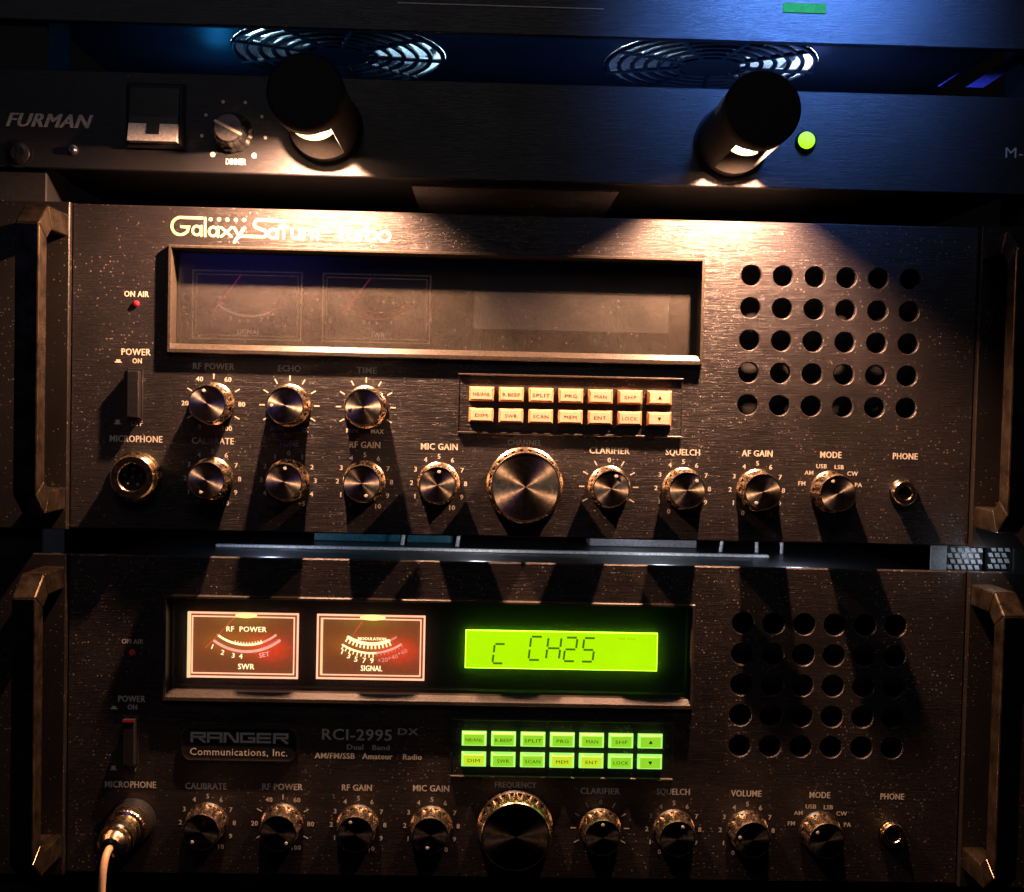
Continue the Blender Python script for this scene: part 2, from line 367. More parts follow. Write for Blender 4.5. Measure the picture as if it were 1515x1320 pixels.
# ------------------------------------------------------------------ shared parts of the two radios
HB = 73.0          # half height of a radio panel; a radio's origin sits at the foot of its panel
def rl(x, y, z=0): return (x, y+HB, z)
def flute(n, depth): return lambda t: 1-depth*(0.5+0.5*math.cos(n*t))**1.5
def knob_meshes(R, H, n, tag_):
    b = MB(); f = flute(n, 0.085)
    b.loops([b.ring(0, 0, R+1.1, 0.05, 96), b.ring(0, 0, R+1.1, 1.3, 96)], smooth=True)
    b.loops([b.ring(0, 0, R+1.1, 1.3, 96), b.ring(0, 0, R+0.2, 2.0, 96)], smooth=True)
    m = 12*n if n < 20 else 6*n
    b.loops([b.ring(0, 0, R+0.5, 2.0, m, f=f), b.ring(0, 0, R, H-1.4, m, f=f)], smooth=True)
    b.loops([b.ring(0, 0, R, H-1.4, m, f=f), b.ring(0, 0, R*0.965, H-0.5, m)], smooth=True)
    b.loops([b.ring(0, 0, R*0.965, H-0.5, m), b.ring(0, 0, R*0.945, H, m)], smooth=True)
    b.loops([b.ring(0, 0, R*0.945, H, m), b.ring(0, 0, R*0.91, H, m)])
    body = b.mesh('knob')
    c = MB(); c.add(c.ring(0, 0, R*0.912, H-0.12, 64), [tuple(range(64))]); cap = c.mesh('knob_cap')
    return body, cap
KN = {'a': knob_meshes(8.3, 12.5, 12, 'a'), 'A': knob_meshes(15.8, 13.0, 26, 'A')}
KNb = {'a': knob_meshes(8.3, 12.5, 12, 'b'), 'A': knob_meshes(15.8, 13.0, 26, 'B')}
dot_me = MB().lathe([(0.75, 12.40), (0.75, 12.55), (0.5, 12.62)], n=16).mesh('pointer_dot')
def knob(root, x, y, ang, size='a', second=False, label=None):
    body, cap = (KNb if second else KN)[size]
    k = put(body, 'knob', 'knobside', root, rl(x, y), label)
    put(cap, 'knob_cap', 'cap_shaded' if second else 'cap', k)
    if size == 'a':
        put(dot_me, 'pointer_dot', 'ink', k, (0, 5.7, 0))
    k.rotation_euler = (0, 0, math.radians(-ang))
    return k
def scale_pos(x, y, a, r): t = math.radians(90-a); return x+r*math.cos(t), y+r*math.sin(t)
def dial(root, x, y, kind, ink='ink'):
    m = MB(); R = 11.9
    def tick(a): p, q = scale_pos(x, y, a, 10.8), scale_pos(x, y, a, 13.2); m.stroke([p, q], 0.55, caps=False)
    def num(s, a, r=R, w=None): p = scale_pos(x, y, a, r); heavy(m, s, p[0], p[1], 2.1, w, d=0.08)
    if kind == 'ten':
        for i in range(11): num(str(i), -150+30*i, R if i < 10 else 12.4)
    elif kind == 'power':
        for i in range(11):
            a = -150+30*i
            if i % 2 == 0 and i: num(str(i*10), a, 12.4)
            elif i == 0: num('0', a)
            else: tick(a)
    elif kind == 'ticks':
        for a in range(-120, 121, 30): tick(a)
    elif kind == 'tone':
        for i in range(-5, 6): num({-5: '-5', 5: '+5'}.get(i, str(abs(i))), 30*i)
    elif kind == 'clar':
        for a in (-120, -90, -60, -30, 30, 60, 90, 120): tick(a)
        num('0', 0); num('-', -150); num('+', 150)
    elif kind == 'mode':
        for s, dx, dy in (('FM', -12.8, 3.4), ('AM', -9.8, 8.2), ('USB', -4.2, 11.2), ('LSB', 3.7, 11.0), ('CW', 9.8, 8.2), ('PA', 12.6, 3.2)):
            heavy(m, s, x+dx, y+dy, 1.9, d=0.06)
    m.build('dial_lettering', ink, root, rl(0, 0))
def heavy(m, s, x, y, h, w=None, z=0.08, d=0.11):
    for i, k in enumerate((-1, 0, 1)): text(m, s, x+k*d, y, h, w, bold=0.004, z=z+0.008*i)
    return m
def words(root, items, mat='ink', bold=0.022):
    for s, x, y, h, w in items: heavy(MB(), s, 0, 0, h, w-0.2, d=0.10 if h > 2.4 else 0.09).build('lettering', mat, root, rl(x, y))
def handle(root, x0, x1, name='handle'):
    pol = [(64, 3), (64, 27), (55.5, 37), (-55.5, 37), (-64, 27), (-64, 3), (-54.5, 3), (-54.5, 22.5), (-50, 28), (50, 28), (54.5, 22.5), (54.5, 3)]
    n = len(pol)
    m = MB(); c = 0.7
    cy_ = 0; 
    def sh(p, d):   # shrink for edge chamfer on the outer side
        return p
    # build as two L-arms and a bar so that every face is convex
    def quad(a, b_, cc, d): 
        P = [a, b_, cc, d]
        m.extr(P, x0, x1, 'x')
    quad(pol[0], pol[1], pol[10], pol[11]); quad(pol[1], pol[2], pol[9], pol[10]); quad(pol[2], pol[3], pol[8], pol[9]); quad(pol[3], pol[4], pol[7], pol[8]); quad(pol[4], pol[5], pol[6], pol[7])
    # thin worn edge strips where the corners are rounded off
    for xe, s in ((x0, -1), (x1, 1)):
        for a, b_ in ((pol[0], pol[1]), (pol[1], pol[2]), (pol[2], pol[3]), (pol[3], pol[4]), (pol[4], pol[5])):
            pass
    o = m.build(name, 'handle', root, rl(0, 0))
    md = o.modifiers.new('b', 'BEVEL'); md.width = 0.0007; md.segments = 2; md.limit_method = 'ANGLE'
    return o
def holed_panel(root, mat, hx, hy, dx, dy, nx, ny, r, T=3.0):
    X0, X1, Y0, Y1 = -199.6, 199.6, -72.8, 69.2; ch = 0.6
    gx0, gx1 = hx-dx/2, hx+dx*(nx-0.5); gy1, gy0 = hy+dy/2, hy-dy*(ny-0.5)
    wx0, wx1, wy0, wy1 = -156.5, 77.0, 6.0, 51.8
    m = MB()
    def R_(a, b_, c_, d): m.add(m.rect(a, b_, c_, d, 0), [(0, 1, 2, 3)])
    x0, x1, y0, y1 = X0+ch, X1-ch, Y0+ch, Y1-ch
    R_(x0, wx0, y0, y1); R_(wx0, wx1, y0, wy0); R_(wx0, wx1, wy1, y1); R_(wx1, gx0, y0, y1)
    R_(gx0, gx1, y0, gy0); R_(gx0, gx1, gy1, y1); R_(gx1, x1, y0, y1)
    m.loops([m.rect(x0, x1, y0, y1, 0), m.rect(X0, X1, Y0, Y1, -ch), m.rect(X0, X1, Y0, Y1, -T)])
    m.loops([m.rect(wx0, wx1, wy0, wy1, 0), m.rect(wx0, wx1, wy0, wy1, -T)])
    n = 32
    for i in range(nx):
        for j in range(ny):
            cx, cyy = hx+dx*i, hy-dy*j; sq = []
            for k in range(n):
                a = 2*math.pi*k/n; c_, s_ = math.cos(a), math.sin(a); t = 1/max(abs(c_), abs(s_))
                sq.append((cx+c_*t*dx/2, cyy+s_*t*dy/2, 0))
            m.loops([sq, m.ring(cx, cyy, r+0.42, 0, n)])
            m.loops([m.ring(cx, cyy, r+0.42, 0, n), m.ring(cx, cyy, r, -0.45, n)], smooth=True)
            m.loops([m.ring(cx, cyy, r, -0.35, n), m.ring(cx, cyy, r, -T, n)], smooth=True)
    p = m.build('front_panel', mat, root, rl(0, 0))
    g = MB().box(gx0-2, gx1+2, gy0-2, gy1+2, -15, -13.5).build('speaker_cloth', 'flat', root, rl(0, 0))
    return p
def window(root, pane_m):
    m = MB(); r = m.rect
    m.loops([r(-157.4, 77.4, 5.2, 52.2, 0.02), r(-157.4, 77.4, 5.2, 52.2, 2.2), r(-157.0, 77.0, 5.6, 51.8, 2.7), r(-156.0, 76.2, 7.0, 51.0, 2.7), r(-155.6, 75.9, 9.4, 50.6, 0.6), r(-155.4, 75.7, 9.6, 50.4, -12)])
    m.build('window_bezel', 'bezel', root, rl(0, 0))
    MB().box(-156, 77, 7, 51.4, -13.0, -11.2).build('dial_board', 'flat', root, rl(0, 0))
    MB().box(-155.3, 75.6, 9.7, 50.3, -6.6, -6.0).build('window_glass', pane_m, root, rl(0, 0))
def button_pad(root, lit):
    fr = MB(); fr.box(-30, 69.4, -1.5, -0.7, 0.02, 1.2, 0.2); fr.box(-30, 69.4, -27.3, -26.3, 0.02, 1.4, 0.25)
    fr.box(-30, -29.7, -26.2, -1.6, 0.02, 0.3); fr.box(69.1, 69.4, -26.2, -1.6, 0.02, 0.3)
    fr.build('button_frame', 'bezel', root, rl(0, 0))
    b = MB(); r = b.rect
    b.loops([r(-5.5, 5.5, -3.2, 3.2, 0.05), r(-5.4, 5.4, -3.1, 3.1, 1.6), r(-4.7, 4.7, -2.5, 2.5, 2.6)], cap=(False, True)); bm_ = b.mesh('button')
    f = MB().box(-4.5, 4.5, -2.35, 2.35, 2.6, 2.85, 0.1).mesh('button_face')
    fy = f.copy()
    top = ['NB/ANL', 'R.BEEP', 'SPLIT', 'PRG', 'MAN', 'SHF', 'up']; bot = ['DIM', 'SWR', 'SCAN', 'MEM', 'ENT', 'LOCK', 'down']
    for row, (names, y) in enumerate(((top, -9.6), (bot, -18.9))):
        for i, s in enumerate(names):
            yl = lit and s in ('DIM', 'MEM', 'ENT')
            k = put(bm_, 'button', 'green_btn' if lit else 'amber_btn', root, rl(-19.6+13.1*i, y), 'yellow-green lit button' if yl else None)
            put(fy if yl else f, 'button_face', ('yellow_face' if yl else 'green_face') if lit else 'cream_btn', k)
            t = MB()
            if s == 'up': t.add([(-0.9, -0.7, 2.9), (0.9, -0.7, 2.9), (0, 0.9, 2.9)], [(0, 1, 2)])
            elif s == 'down': t.add([(-0.9, 0.7, 2.9), (0, -0.9, 2.9), (0.9, 0.7, 2.9)], [(0, 1, 2)])
            else: text(t, s, 0, -0.1, 1.5, min(7.6, 1.35*len(s)+1.3), z=2.9, bold=0.0)
            t.build('lettering', 'dark_ink', k)
def meter(root, x0, x1, y0, y1, lit, which):
    """part meter with rim, face, scale, needle, bulb; which picks the dial print"""
    cx, cyy = (x0+x1)/2, (y0+y1)/2; w, h = x1-x0, y1-y0
    z = -10.0
    face_m = lit_face('lit_dial_'+which, 12.0, -1.5, -0.5, 14.0) if lit else 'face_off'
    mt = MB().box(-w/2, w/2, -h/2, h/2, -11.1, z).build('meter', face_m, root, rl(cx, cyy))
    def frame(m, a, t, zz=z):   # raised rectangular line, inset a, thickness t
        r = m.rect; ww, hh = w/2-a, h/2-a
        q = t*0.38; m.loops([r(-ww, ww, -hh, hh, zz), r(-ww, ww, -hh, hh, zz+0.7), r(-ww+q, ww-q, -hh+q, hh-q, zz+1.2), r(-ww+t-q, ww-t+q, -hh+t-q, hh-t+q, zz+1.2), r(-ww+t, ww-t, -hh+t, hh-t, zz+0.7), r(-ww+t, ww-t, -hh+t, hh-t, zz)])
    m = MB(); frame(m, 0.0, 0.75); m.build('meter_rim', 'rim_on' if lit else 'rim_off', mt)
    m = MB(); frame(m, 1.75, 0.5); m.build('inner_rim', 'rim_on' if lit else 'rim_off', mt)
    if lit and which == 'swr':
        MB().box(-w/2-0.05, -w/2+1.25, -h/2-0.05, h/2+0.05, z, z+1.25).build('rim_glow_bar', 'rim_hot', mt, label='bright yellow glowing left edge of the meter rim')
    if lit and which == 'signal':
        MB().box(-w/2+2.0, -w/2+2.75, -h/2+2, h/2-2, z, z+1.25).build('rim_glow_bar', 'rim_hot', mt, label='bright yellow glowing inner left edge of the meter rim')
    Z = z+0.06
    k = 0.0383
    def P(x, y, ox, oy):   # dial sketch units -> mm from meter centre
        return ((x-ox)*k, -(y-oy-0.024*(x-ox))*k)
    def A3(p, q, r_, n=14):   # arc through three points
        (ax, ay), (bx, by), (cx_, cy_) = p, q, r_
        d = 2*(ax*(by-cy_)+bx*(cy_-ay)+cx_*(ay-by))
        ux = ((ax*ax+ay*ay)*(by-cy_)+(bx*bx+by*by)*(cy_-ay)+(cx_*cx_+cy_*cy_)*(ay-by))/d
        uy = ((ax*ax+ay*ay)*(cx_-bx)+(bx*bx+by*by)*(ax-cx_)+(cx_*cx_+cy_*cy_)*(bx-ax))/d
        R = math.hypot(ax-ux, ay-uy); a0 = math.degrees(math.atan2(ay-uy, ax-ux)) % 360; a1 = math.degrees(math.atan2(cy_-uy, cx_-ux)) % 360
        return ux, uy, R, a0, a1
    def arcs(mat, arcp, wd, f0=0.0, f1=1.0, name='dial_scale'):
        ux, uy, R, a0, a1 = arcp
        MB().stroke(arc(ux, uy, R, a0+(a1-a0)*f0, a0+(a1-a0)*f1, 14), wd, Z).build(name, mat, mt)
    def teeth(mat, arcp, f0, f1, n, l, wd, out=1):
        ux, uy, R, a0, a1 = arcp; m_ = MB()
        for i in range(n):
            a = math.radians(a0+(a1-a0)*(f0+(f1-f0)*i/(n-1)))
            m_.stroke([(ux+R*math.cos(a), uy+R*math.sin(a)), (ux+(R+l*out)*math.cos(a), uy+(R+l*out)*math.sin(a))], wd, Z+0.03, caps=False)
        m_.build('dial_ticks', mat, mt)
    def T(s, x, y, hh, ww, mat, o, rot=0.0, bold=0.012):
        p = P(x, y, *o); tm = MB()
        for i_, q_ in enumerate((-1, 0, 1)): text(tm, s, 0.09*q_, 0, hh*k, None if ww is None else ww*k, bold=0.004, z=Z+0.06+0.008*i_, rot=rot)
        tm.build('lettering', mat, mt, (p[0], p[1], 0))
    if which == 'swr' and lit:
        o = (727, 515)
        a1 = A3(P(430, 395, *o), P(760, 512, *o), P(1105, 400, *o)); a2 = A3(P(385, 460, *o), P(780, 592, *o), P(1150, 465, *o))
        arcs('print_warm', a1, 1.05, 0, 0.74); arcs('print_pink', a1, 1.0, 0.74, 1); arcs('print_pink', a2, 1.25)
        teeth('print_warm', a1, 0.3, 0.74, 10, 1.3, 0.4, -1); teeth('print_red', a2, 0.72, 0.98, 6, 1.3, 0.35, -1)
        T('RF  POWER', 762, 325, 62, 470, 'print_warm', o); T('SWR', 765, 768, 66, 190, 'print_warm', o)
        for s, x, y, r_ in (('1', 366, 528, -.35), ('2', 487, 598, -.25), ('3', 612, 635, -.12), ('4', 700, 645, -.05)): T(s, x, y, 58, None, 'print_warm', o, r_)
        T('SET', 975, 628, 55, 120, 'print_pink', o, 0.2)
        nd = (P(620, 190, *o), P(290, 540, *o)); bl = P(760, 160, *o), 250*k, 62*k
    elif which == 'signal' and lit:
        o = (707, 540)
        a1 = A3(P(440, 420, *o), P(690, 500, *o), P(1000, 425, *o)); a2 = A3(P(375, 510, *o), P(680, 610, *o), P(1060, 510, *o))
        arcs('print_warm', a1, 1.5, 0, 0.84); arcs('print_red', a1, 1.0, 0.86, 1.0)
        teeth('print_warm', a1, 0.0, 0.84, 13, 2.4, 0.75); arcs('print_warm', a2, 0.95, 0, 0.56); arcs('print_pink', a2, 0.95, 0.56, 1)
        teeth('print_warm', a2, 0.02, 0.52, 9, 2.0, 0.5); teeth('print_red', a2, 0.58, 1.0, 8, 1.5, 0.4)
        T('MODULATION', 720, 440, 34, 330, 'print_warm', o)
        for s, x, y, r_ in (('1', 372, 590, -.35), ('3', 450, 640, -.28), ('5', 535, 680, -.15), ('7', 632, 695, -.05), ('9', 722, 698, .02)): T(s, x, y, 62, None, 'print_warm', o, r_)
        for s, x, y, r_ in (('+20', 850, 692, .12), ('+40', 968, 660, .28), ('+60', 1080, 600, .4)): T(s, x, y, 52, None, 'print_red', o, r_)
        T('SIGNAL', 720, 790, 66, 250, 'print_warm', o)
        nd = (P(605, 230, *o), P(495, 392, *o)); bl = P(725, 185, *o), 300*k, 66*k
    else:
        o = (787, 562)
        a1 = A3(P(455, 555, *o), P(810, 685, *o), P(1175, 568, *o))
        arcs('print_off', a1, 0.95, 0, 0.8) if which == 'signal' else arcs('print_off_red', a1, 0.7)
        if which == 'signal':
            arcs('print_off_red', a1, 0.6, 0.8, 1)
            for s, x, y in (('3', 595, 712), ('4', 700, 738), ('5', 800, 742), ('7', 955, 725), ('9', 1030, 708)): T(s, x, y, 46, None, 'print_off', o, bold=0.01)
        else:
            a0 = A3(P(500, 500, *o), P(810, 610, *o), P(1120, 505, *o)); arcs('print_off_red', a0, 0.45)
            for s, x, y in (('2', 640, 712), ('3', 700, 728), ('5', 960, 725)): T(s, x, y, 42, None, 'print_off', o, bold=0.01)
        T('SIGNAL' if which == 'signal' else 'SWR', 805, 868, 58, 270 if which == 'signal' else 165, 'print_off', o)
        nd = (P(715, 205, *o), P(388, 640, *o)); bl = None
    n = MB(); n.tube([(nd[0][0], nd[0][1], z+0.7), (nd[1][0], nd[1][1], z+0.7)], 0.26, 6); n.build('needle', 'needle_on' if lit else 'needle_off', mt)
    if bl:
        m = MB(); f = lambda t: 1.0; ring = []
        def el(s_, zz): return [(bl[0][0]+bl[1]/2*s_*math.cos(2*math.pi*i/24), bl[0][1]+bl[2]/2*s_*math.sin(2*math.pi*i/24), zz) for i in range(24)]
        m.loops([el(1, z+0.5), el(1, z+1.2), el(0.7, z+1.9)], cap=(False, True), smooth=True); m.build('bulb', 'bulb_on', mt)
    return mt
def seg7(m, x, y, w, h, segs, t=0.75, sl=0.10, z=0.0):
    """seven-segment figure, slanted"""
    def p(u, v): return (x+u*w+sl*v*h, y+v*h)
    g = 0.06
    S = {'a': ((g, 1), (1-g, 1)), 'b': ((1, 1-g), (1, .5+g)), 'c': ((1, .5-g), (1, g)), 'd': ((g, 0), (1-g, 0)), 'e': ((0, .5-g), (0, g)), 'f': ((0, 1-g), (0, .5+g)), 'g': ((g, .5), (1-g, .5))}
    for s in segs: a, b_ = S[s]; m.stroke([p(*a), p(*b_)], t, z, caps=False)

def jack_common(root, y):
    # phone jack
    j = MB().lathe([(6.2, 0.02), (6.2, 0.8), (5.4, 1.2), (5.4, 3.6), (4.9, 4.2), (3.2, 4.2), (2.8, 3.6), (2.8, 1.0)], n=40, cap=(False, False)); o = j.build('phone_jack', 'nickel', root, rl(169, y))
    MB().lathe([(2.9, 0.9), (2.9, 1.0)], n=20).build('jack_hole', 'black', o)
def power_switch(root, lit_top):
    MB().box(-3.4, 3.4, -11.2, 11.2, 0.02, 0.7, 0.2).build('switch_frame', 'black', root, rl(-171.4, -13.2))
    MB().box(-2.6, 2.6, -10.2, 10.2, 0.5, 4.2, 0.4).build('power_switch', 'black', root, rl(-171.4, -13.2))
def icon(m, x, y, down):
    t = 0.4 if down else 1.0
    m.extr([(x-1.5, y-1), (x+1.5, y-1), (x+1.5, y-0.5), (x+0.9, y-0.5), (x+0.9, y+t), (x-0.9, y+t), (x-0.9, y-0.5), (x-1.5, y-0.5)], 0.06, 0.09, 'z')

def ears(root):
    MB().box(-241, -199.7, -73, 69.4, -0.5, 3.0, 0.4).build('mounting_ear', 'ear', root, rl(0, 0))
    MB().box(199.7, 241, -73, 69.4, -0.5, 3.0, 0.4).build('mounting_ear', 'ear', root, rl(0, 0))
    handle(root, -210, -200.2); handle(root, 200.2, 210)
def chassis(root, mat):
    MB().box(-191.9, 192, -68, 64, -260, -17).build('chassis', mat, root, rl(0, 0))

# ------------------------------------------------------------------ upper radio
r1 = thing('radio_transceiver', 'upper black two-way radio with unlit meters and cream buttons, lit by the two lamps', 'radio', (0, -HB, 0))
holed_panel(r1, 'panel_a', 98.5, 45.5, 14.2, 14.3, 6, 5, 4.45)
ears(r1); chassis(r1, 'mid_steel')
window(r1, 'pane_a')
meter(r1, -149.6, -100.6, 12.0, 43.0, False, 'signal'); meter(r1, -91.8, -43.2, 12.0, 43.0, False, 'swr')
MB().box(-24, 64, 19.6, 36.2, -11.1, -9.8, 0.2).build('display', 'lcd_off', r1, rl(0, 0))
button_pad(r1, False)
power_switch(r1, False)
KX = [-137.3, -104.0, -70.5, -37.8, 0.3, 37.6, 70.6, 103.7, 136.6]
YU, YL = -16.6, -49.5
for x, a, kd in ((KX[0], -15, 'power'), (KX[1], -92, 'ticks'), (KX[2], -95, 'ticks')):
    knob(r1, x, YU, a); dial(r1, x, YU, kd)
for x, a, kd in ((KX[0], -158, 'ten'), (KX[1], 5, 'tone'), (KX[2], 160, 'ten'), (KX[3], 5, 'ten'), (KX[5], 20, 'clar'), (KX[6], 45, 'ten'), (KX[7], -150, 'ten'), (KX[8], -25, 'mode')):
    knob(r1, x, YL, a); dial(r1, x, YL, kd)
knob(r1, KX[4], YL, 0, 'A', label='large tuning knob')
words(r1, [('ON AIR', -171.4, 30.6, 2.5, 10.8), ('POWER', -171.3, 5.3, 2.9, 12.8), ('ON', -170.8, 1.4, 2.2, 4.2), ('OFF', -170.6, -26.0, 2.2, 5.2),
           ('MICROPHONE', -170.8, -32.8, 2.9, 23.0), ('RF POWER', -137.4, -0.2, 2.8, 18.2), ('ECHO', -104.3, -0.3, 2.8, 10.0), ('TIME', -70.4, -0.4, 2.8, 9.0),
           ('CALIBRATE', -137.3, -32.9, 2.8, 18.5), ('TONE', -104.1, -33.2, 2.8, 8.8), ('RF GAIN', -70.6, -33.2, 2.8, 13.6), ('MIC GAIN', -37.8, -33.3, 2.8, 16.3),
           ('CHANNEL', -0.1, -30.7, 2.6, 15.2), ('CLARIFIER', 37.6, -33.4, 2.8, 18.0), ('SQUELCH', 70.2, -33.4, 2.8, 15.4), ('AF GAIN', 103.4, -33.2, 2.8, 13.8), ('MODE', 136.4, -33.1, 2.8, 9.6), ('PHONE', 169.8, -33.0, 2.8, 11.2),
           ('MIN', -109.4, -27.0, 2.0, 5.2), ('OFF', -109.2, -29.9, 2.0, 5.0), ('MAX', -98.2, -27.2, 2.0, 5.6), ('MIN', -76.4, -27.0, 2.0, 5.2), ('MAX', -65.2, -27.2, 2.0, 5.8)])
for yy, dn in ((1.4, True), (-25.6, False)): m = MB(); icon(m, -179.0, yy, dn); m.build('switch_symbol', 'ink', r1, rl(0, 0))
MB().lathe([(1.3, 0.02), (1.3, 0.6), (0.8, 1.1), (0.3, 1.3)], n=20).build('indicator_light', 'red_led_off', r1, rl(-171.4, 26.4))
jack_common(r1, YL+0.2)
# microphone socket with five pins
o = MB().lathe([(11.0, 0.02), (11.0, 1.2), (9.8, 2.0), (9.8, 7.0), (9.0, 8.0), (6.4, 8.0), (5.9, 7.3), (5.9, 1.6)], n=48, cap=(False, False)).build('microphone_socket', 'nickel', r1, rl(-170.2, -49.3))
MB().lathe([(6.0, 1.5), (6.0, 1.6)], n=32).build('socket_insert', 'black', o)
for a in (90, 162, 234, 306, 18): MB().lathe([(0.75, 1.6), (0.75, 6.6), (0.4, 7.2)], n=12).build('pin', 'nickel', o, (3.7*math.cos(math.radians(a)), 3.7*math.sin(math.radians(a)), 0))
MB().lathe([(0.75, 1.6), (0.75, 6.6), (0.4, 7.2)], n=12).build('pin', 'nickel', o)
# logo lettering, drawn as single-weight strokes (sketch units -> mm)
def LG(x, y): return (-157.2+x/4.208*0.2945-12*0.2945, 64.8-0.293*(y/4.208-20-0.0268*(x/4.208-12)))
logo = MB()
def S(*pts, w=1.1): logo.stroke([LG(*p) for p in pts], w)
def C(cx, cy_, rx, ry, a0=0, a1=360, w=1.25, n=16):
    logo.stroke([LG(cx+rx*math.cos(math.radians(a0+(a1-a0)*i/n)), cy_-ry*math.sin(math.radians(a0+(a1-a0)*i/n))) for i in range(n+1)], w, closed=(a1-a0 == 360 and False))
W_ = 1.2
S((250, 96), (115, 92), w=W_); C(115, 146, 54, 54, 90, 318, w=W_); S((158, 180), (166, 152), (120, 150), w=W_)      # G
C(216, 174, 26, 28, w=1.02); S((245, 146), (245, 206), w=1.02)                                                       # a
S((268, 96), (268, 208), w=1.02)                                                                                    # l
C(318, 180, 26, 28, w=1.02); S((348, 152), (348, 212), w=1.02)                                                       # a
S((368, 154), (432, 212), w=1.02); S((432, 156), (368, 212), w=1.02)                                                 # x
S((448, 156), (480, 212), w=1.02); S((512, 158), (452, 246), w=1.4)                                                 # y
for i in range(5): logo.add(logo.ring(*LG(302+52*i, 104+1.2*i), 0.85, 0.1, 14), [tuple(range(14))])                  # five dots
S((742, 114), (605, 108), w=W_); C(605, 135, 32, 27, 90, 235, w=W_); S((588, 158), (640, 176), w=W_); C(628, 194, 22, 20, 60, -90, w=W_); S((628, 214), (490, 209), w=W_)  # S
C(690, 194, 26, 28, w=1.02); S((718, 166), (718, 222), w=1.02)                                                       # a
S((756, 112), (756, 222), w=1.02); S((734, 154), (786, 155), w=1.1)                                                 # t
S((808, 168), (808, 196), w=1.02); C(832, 198, 24, 26, 180, 360, w=1.02); S((857, 168), (857, 226), w=1.02)           # u
S((882, 168), (882, 228), w=1.02); C(897, 184, 13, 14, 165, 60, w=1.02)                                              # r
S((932, 170), (932, 228), w=1.02); C(950, 194, 18, 24, 175, 5, w=1.02); S((968, 192), (968, 230), w=1.02)             # n
S((1000, 180), (1046, 181), w=1.0)                                                                                 # -
S((1068, 128), (1166, 131), w=1.15); S((1116, 130), (1116, 232), w=1.1)                                           # T
S((1160, 176), (1160, 206), w=1.02); C(1184, 208, 24, 26, 180, 360, w=1.02); S((1208, 176), (1208, 236), w=1.02)      # u
S((1234, 178), (1234, 238), w=1.02); C(1248, 194, 13, 14, 165, 60, w=1.02)                                           # r
S((1276, 128), (1276, 238), w=1.02); C(1306, 210, 28, 30, w=1.02)                                                    # b
C(1386, 212, 34, 31, w=1.1)                                                                                       # o
logo.build('name_lettering', 'logo', r1, rl(0, 0))

# ------------------------------------------------------------------ lower radio
DY = -153.2
r2 = thing('radio_transceiver', 'lower black two-way radio with red-lit meters, green display and green buttons', 'radio', (0, DY-HB, 0))
holed_panel(r2, 'panel_b', 99.4, 43.9, 13.75, 13.8, 6, 5, 4.8)
ears(r2); chassis(r2, 'chassis')
window(r2, 'pane_b')
meter(r2, -149.4, -99.8, 13.2, 42.9, True, 'swr'); meter(r2, -91.6, -42.8, 13.4, 42.9, True, 'signal')
lc = MB().box(-43.6, 43.6, -8.6, 8.6, -1.4, 0).build('display', 'lcd_edge', r2, rl(19.1, 28.2, -9.6))
MB().box(-43.3, 43.3, -8.3, 8.3, 0.0, 0.15).build('display_face', 'lcd_on', lc)
sg = MB(); K = 0.0815   # sketch px (3.607x zoom) -> mm ; face centre at sketch (688, 368)
def Q(x, y): return ((x-688)*K, -(y-368-0.012*(x-688))*K)
def digit(x, y, w, h, s): a = Q(x, y); seg7(sg, a[0], a[1], w*K, h*K, s, t=0.9, z=0.2)
digit(305, 440, 58, 108, 'afed'); digit(505, 420, 62, 130, 'afed'); digit(602, 418, 72, 128, 'fegbc'); digit(700, 426, 62, 132, 'abged'); digit(800, 428, 62, 132, 'afgcd')
sg.build('display_characters', 'lcd_seg', lc)
t = MB(); text(t, 'NB ANL', *Q(1055, 300), 0.9, 8.0, z=0.2, bold=0.0); t.build('lettering', 'lcd_faint', lc)
button_pad(r2, True)
power_switch(r2, True)
MB().box(-2.6, 2.6, 9.2, 10.3, 4.15, 4.5).build('switch_marker', 'red_led_dim', r2, rl(-171.4, -13.2))
for x, a, kd in ((KX[0], -140, 'ten'), (KX[1], 140, 'power'), (KX[2], -22, 'ten'), (KX[3], -168, 'ten'), (KX[5], 0, 'clar'), (KX[6], 22, 'ten'), (KX[7], -80, 'ten'), (KX[8], -50, 'mode')):
    knob(r2, x, YL, a, second=True); dial(r2, x, YL, kd, 'ink')
knob(r2, KX[4]-0.8, YL, 0, 'A', second=True, label='large tuning knob')
words(r2, [('ON AIR', -171.3, 30.9, 2.1, 9.6)], 'inkdim')
words(r2, [('POWER', -171.3, 5.4, 2.8, 12.0), ('ON', -171.0, 1.7, 2.2, 4.2), ('OFF', -171.0, -26.0, 2.2, 5.0),
           ('MICROPHONE', -171.4, -32.9, 2.9, 22.6), ('CALIBRATE', -138.1, -33.1, 2.8, 18.4), ('RF POWER', -104.3, -32.9, 2.8, 18.0), ('RF GAIN', -71.3, -32.8, 2.8, 13.4), ('MIC GAIN', -38.3, -32.6, 2.8, 16.2),
           ('FREQUENCY', -0.6, -30.5, 2.6, 18.6), ('CLARIFIER', 37.3, -32.7, 2.8, 17.8), ('SQUELCH', 70.1, -32.5, 2.8, 15.0), ('VOLUME', 103.0, -32.8, 2.8, 13.8), ('MODE', 136.3, -33.0, 2.8, 9.5), ('PHONE', 169.1, -33.2, 2.8, 10.8)])
words(r2, [('RCI-2995', -71.7, -9.0, 5.0, 31.0)], 'ink'); words(r2, [('DX', -49.0, -7.3, 3.0, 9.2)], 'inkdim', 0.02)
words(r2, [('Dual   Band', -66.6, -14.6, 2.3, 19.0), ('AM/FM/SSB   Amateur    Radio', -66.5, -18.6, 2.6, 47.6)], 'ink', 0.012)
m = MB()
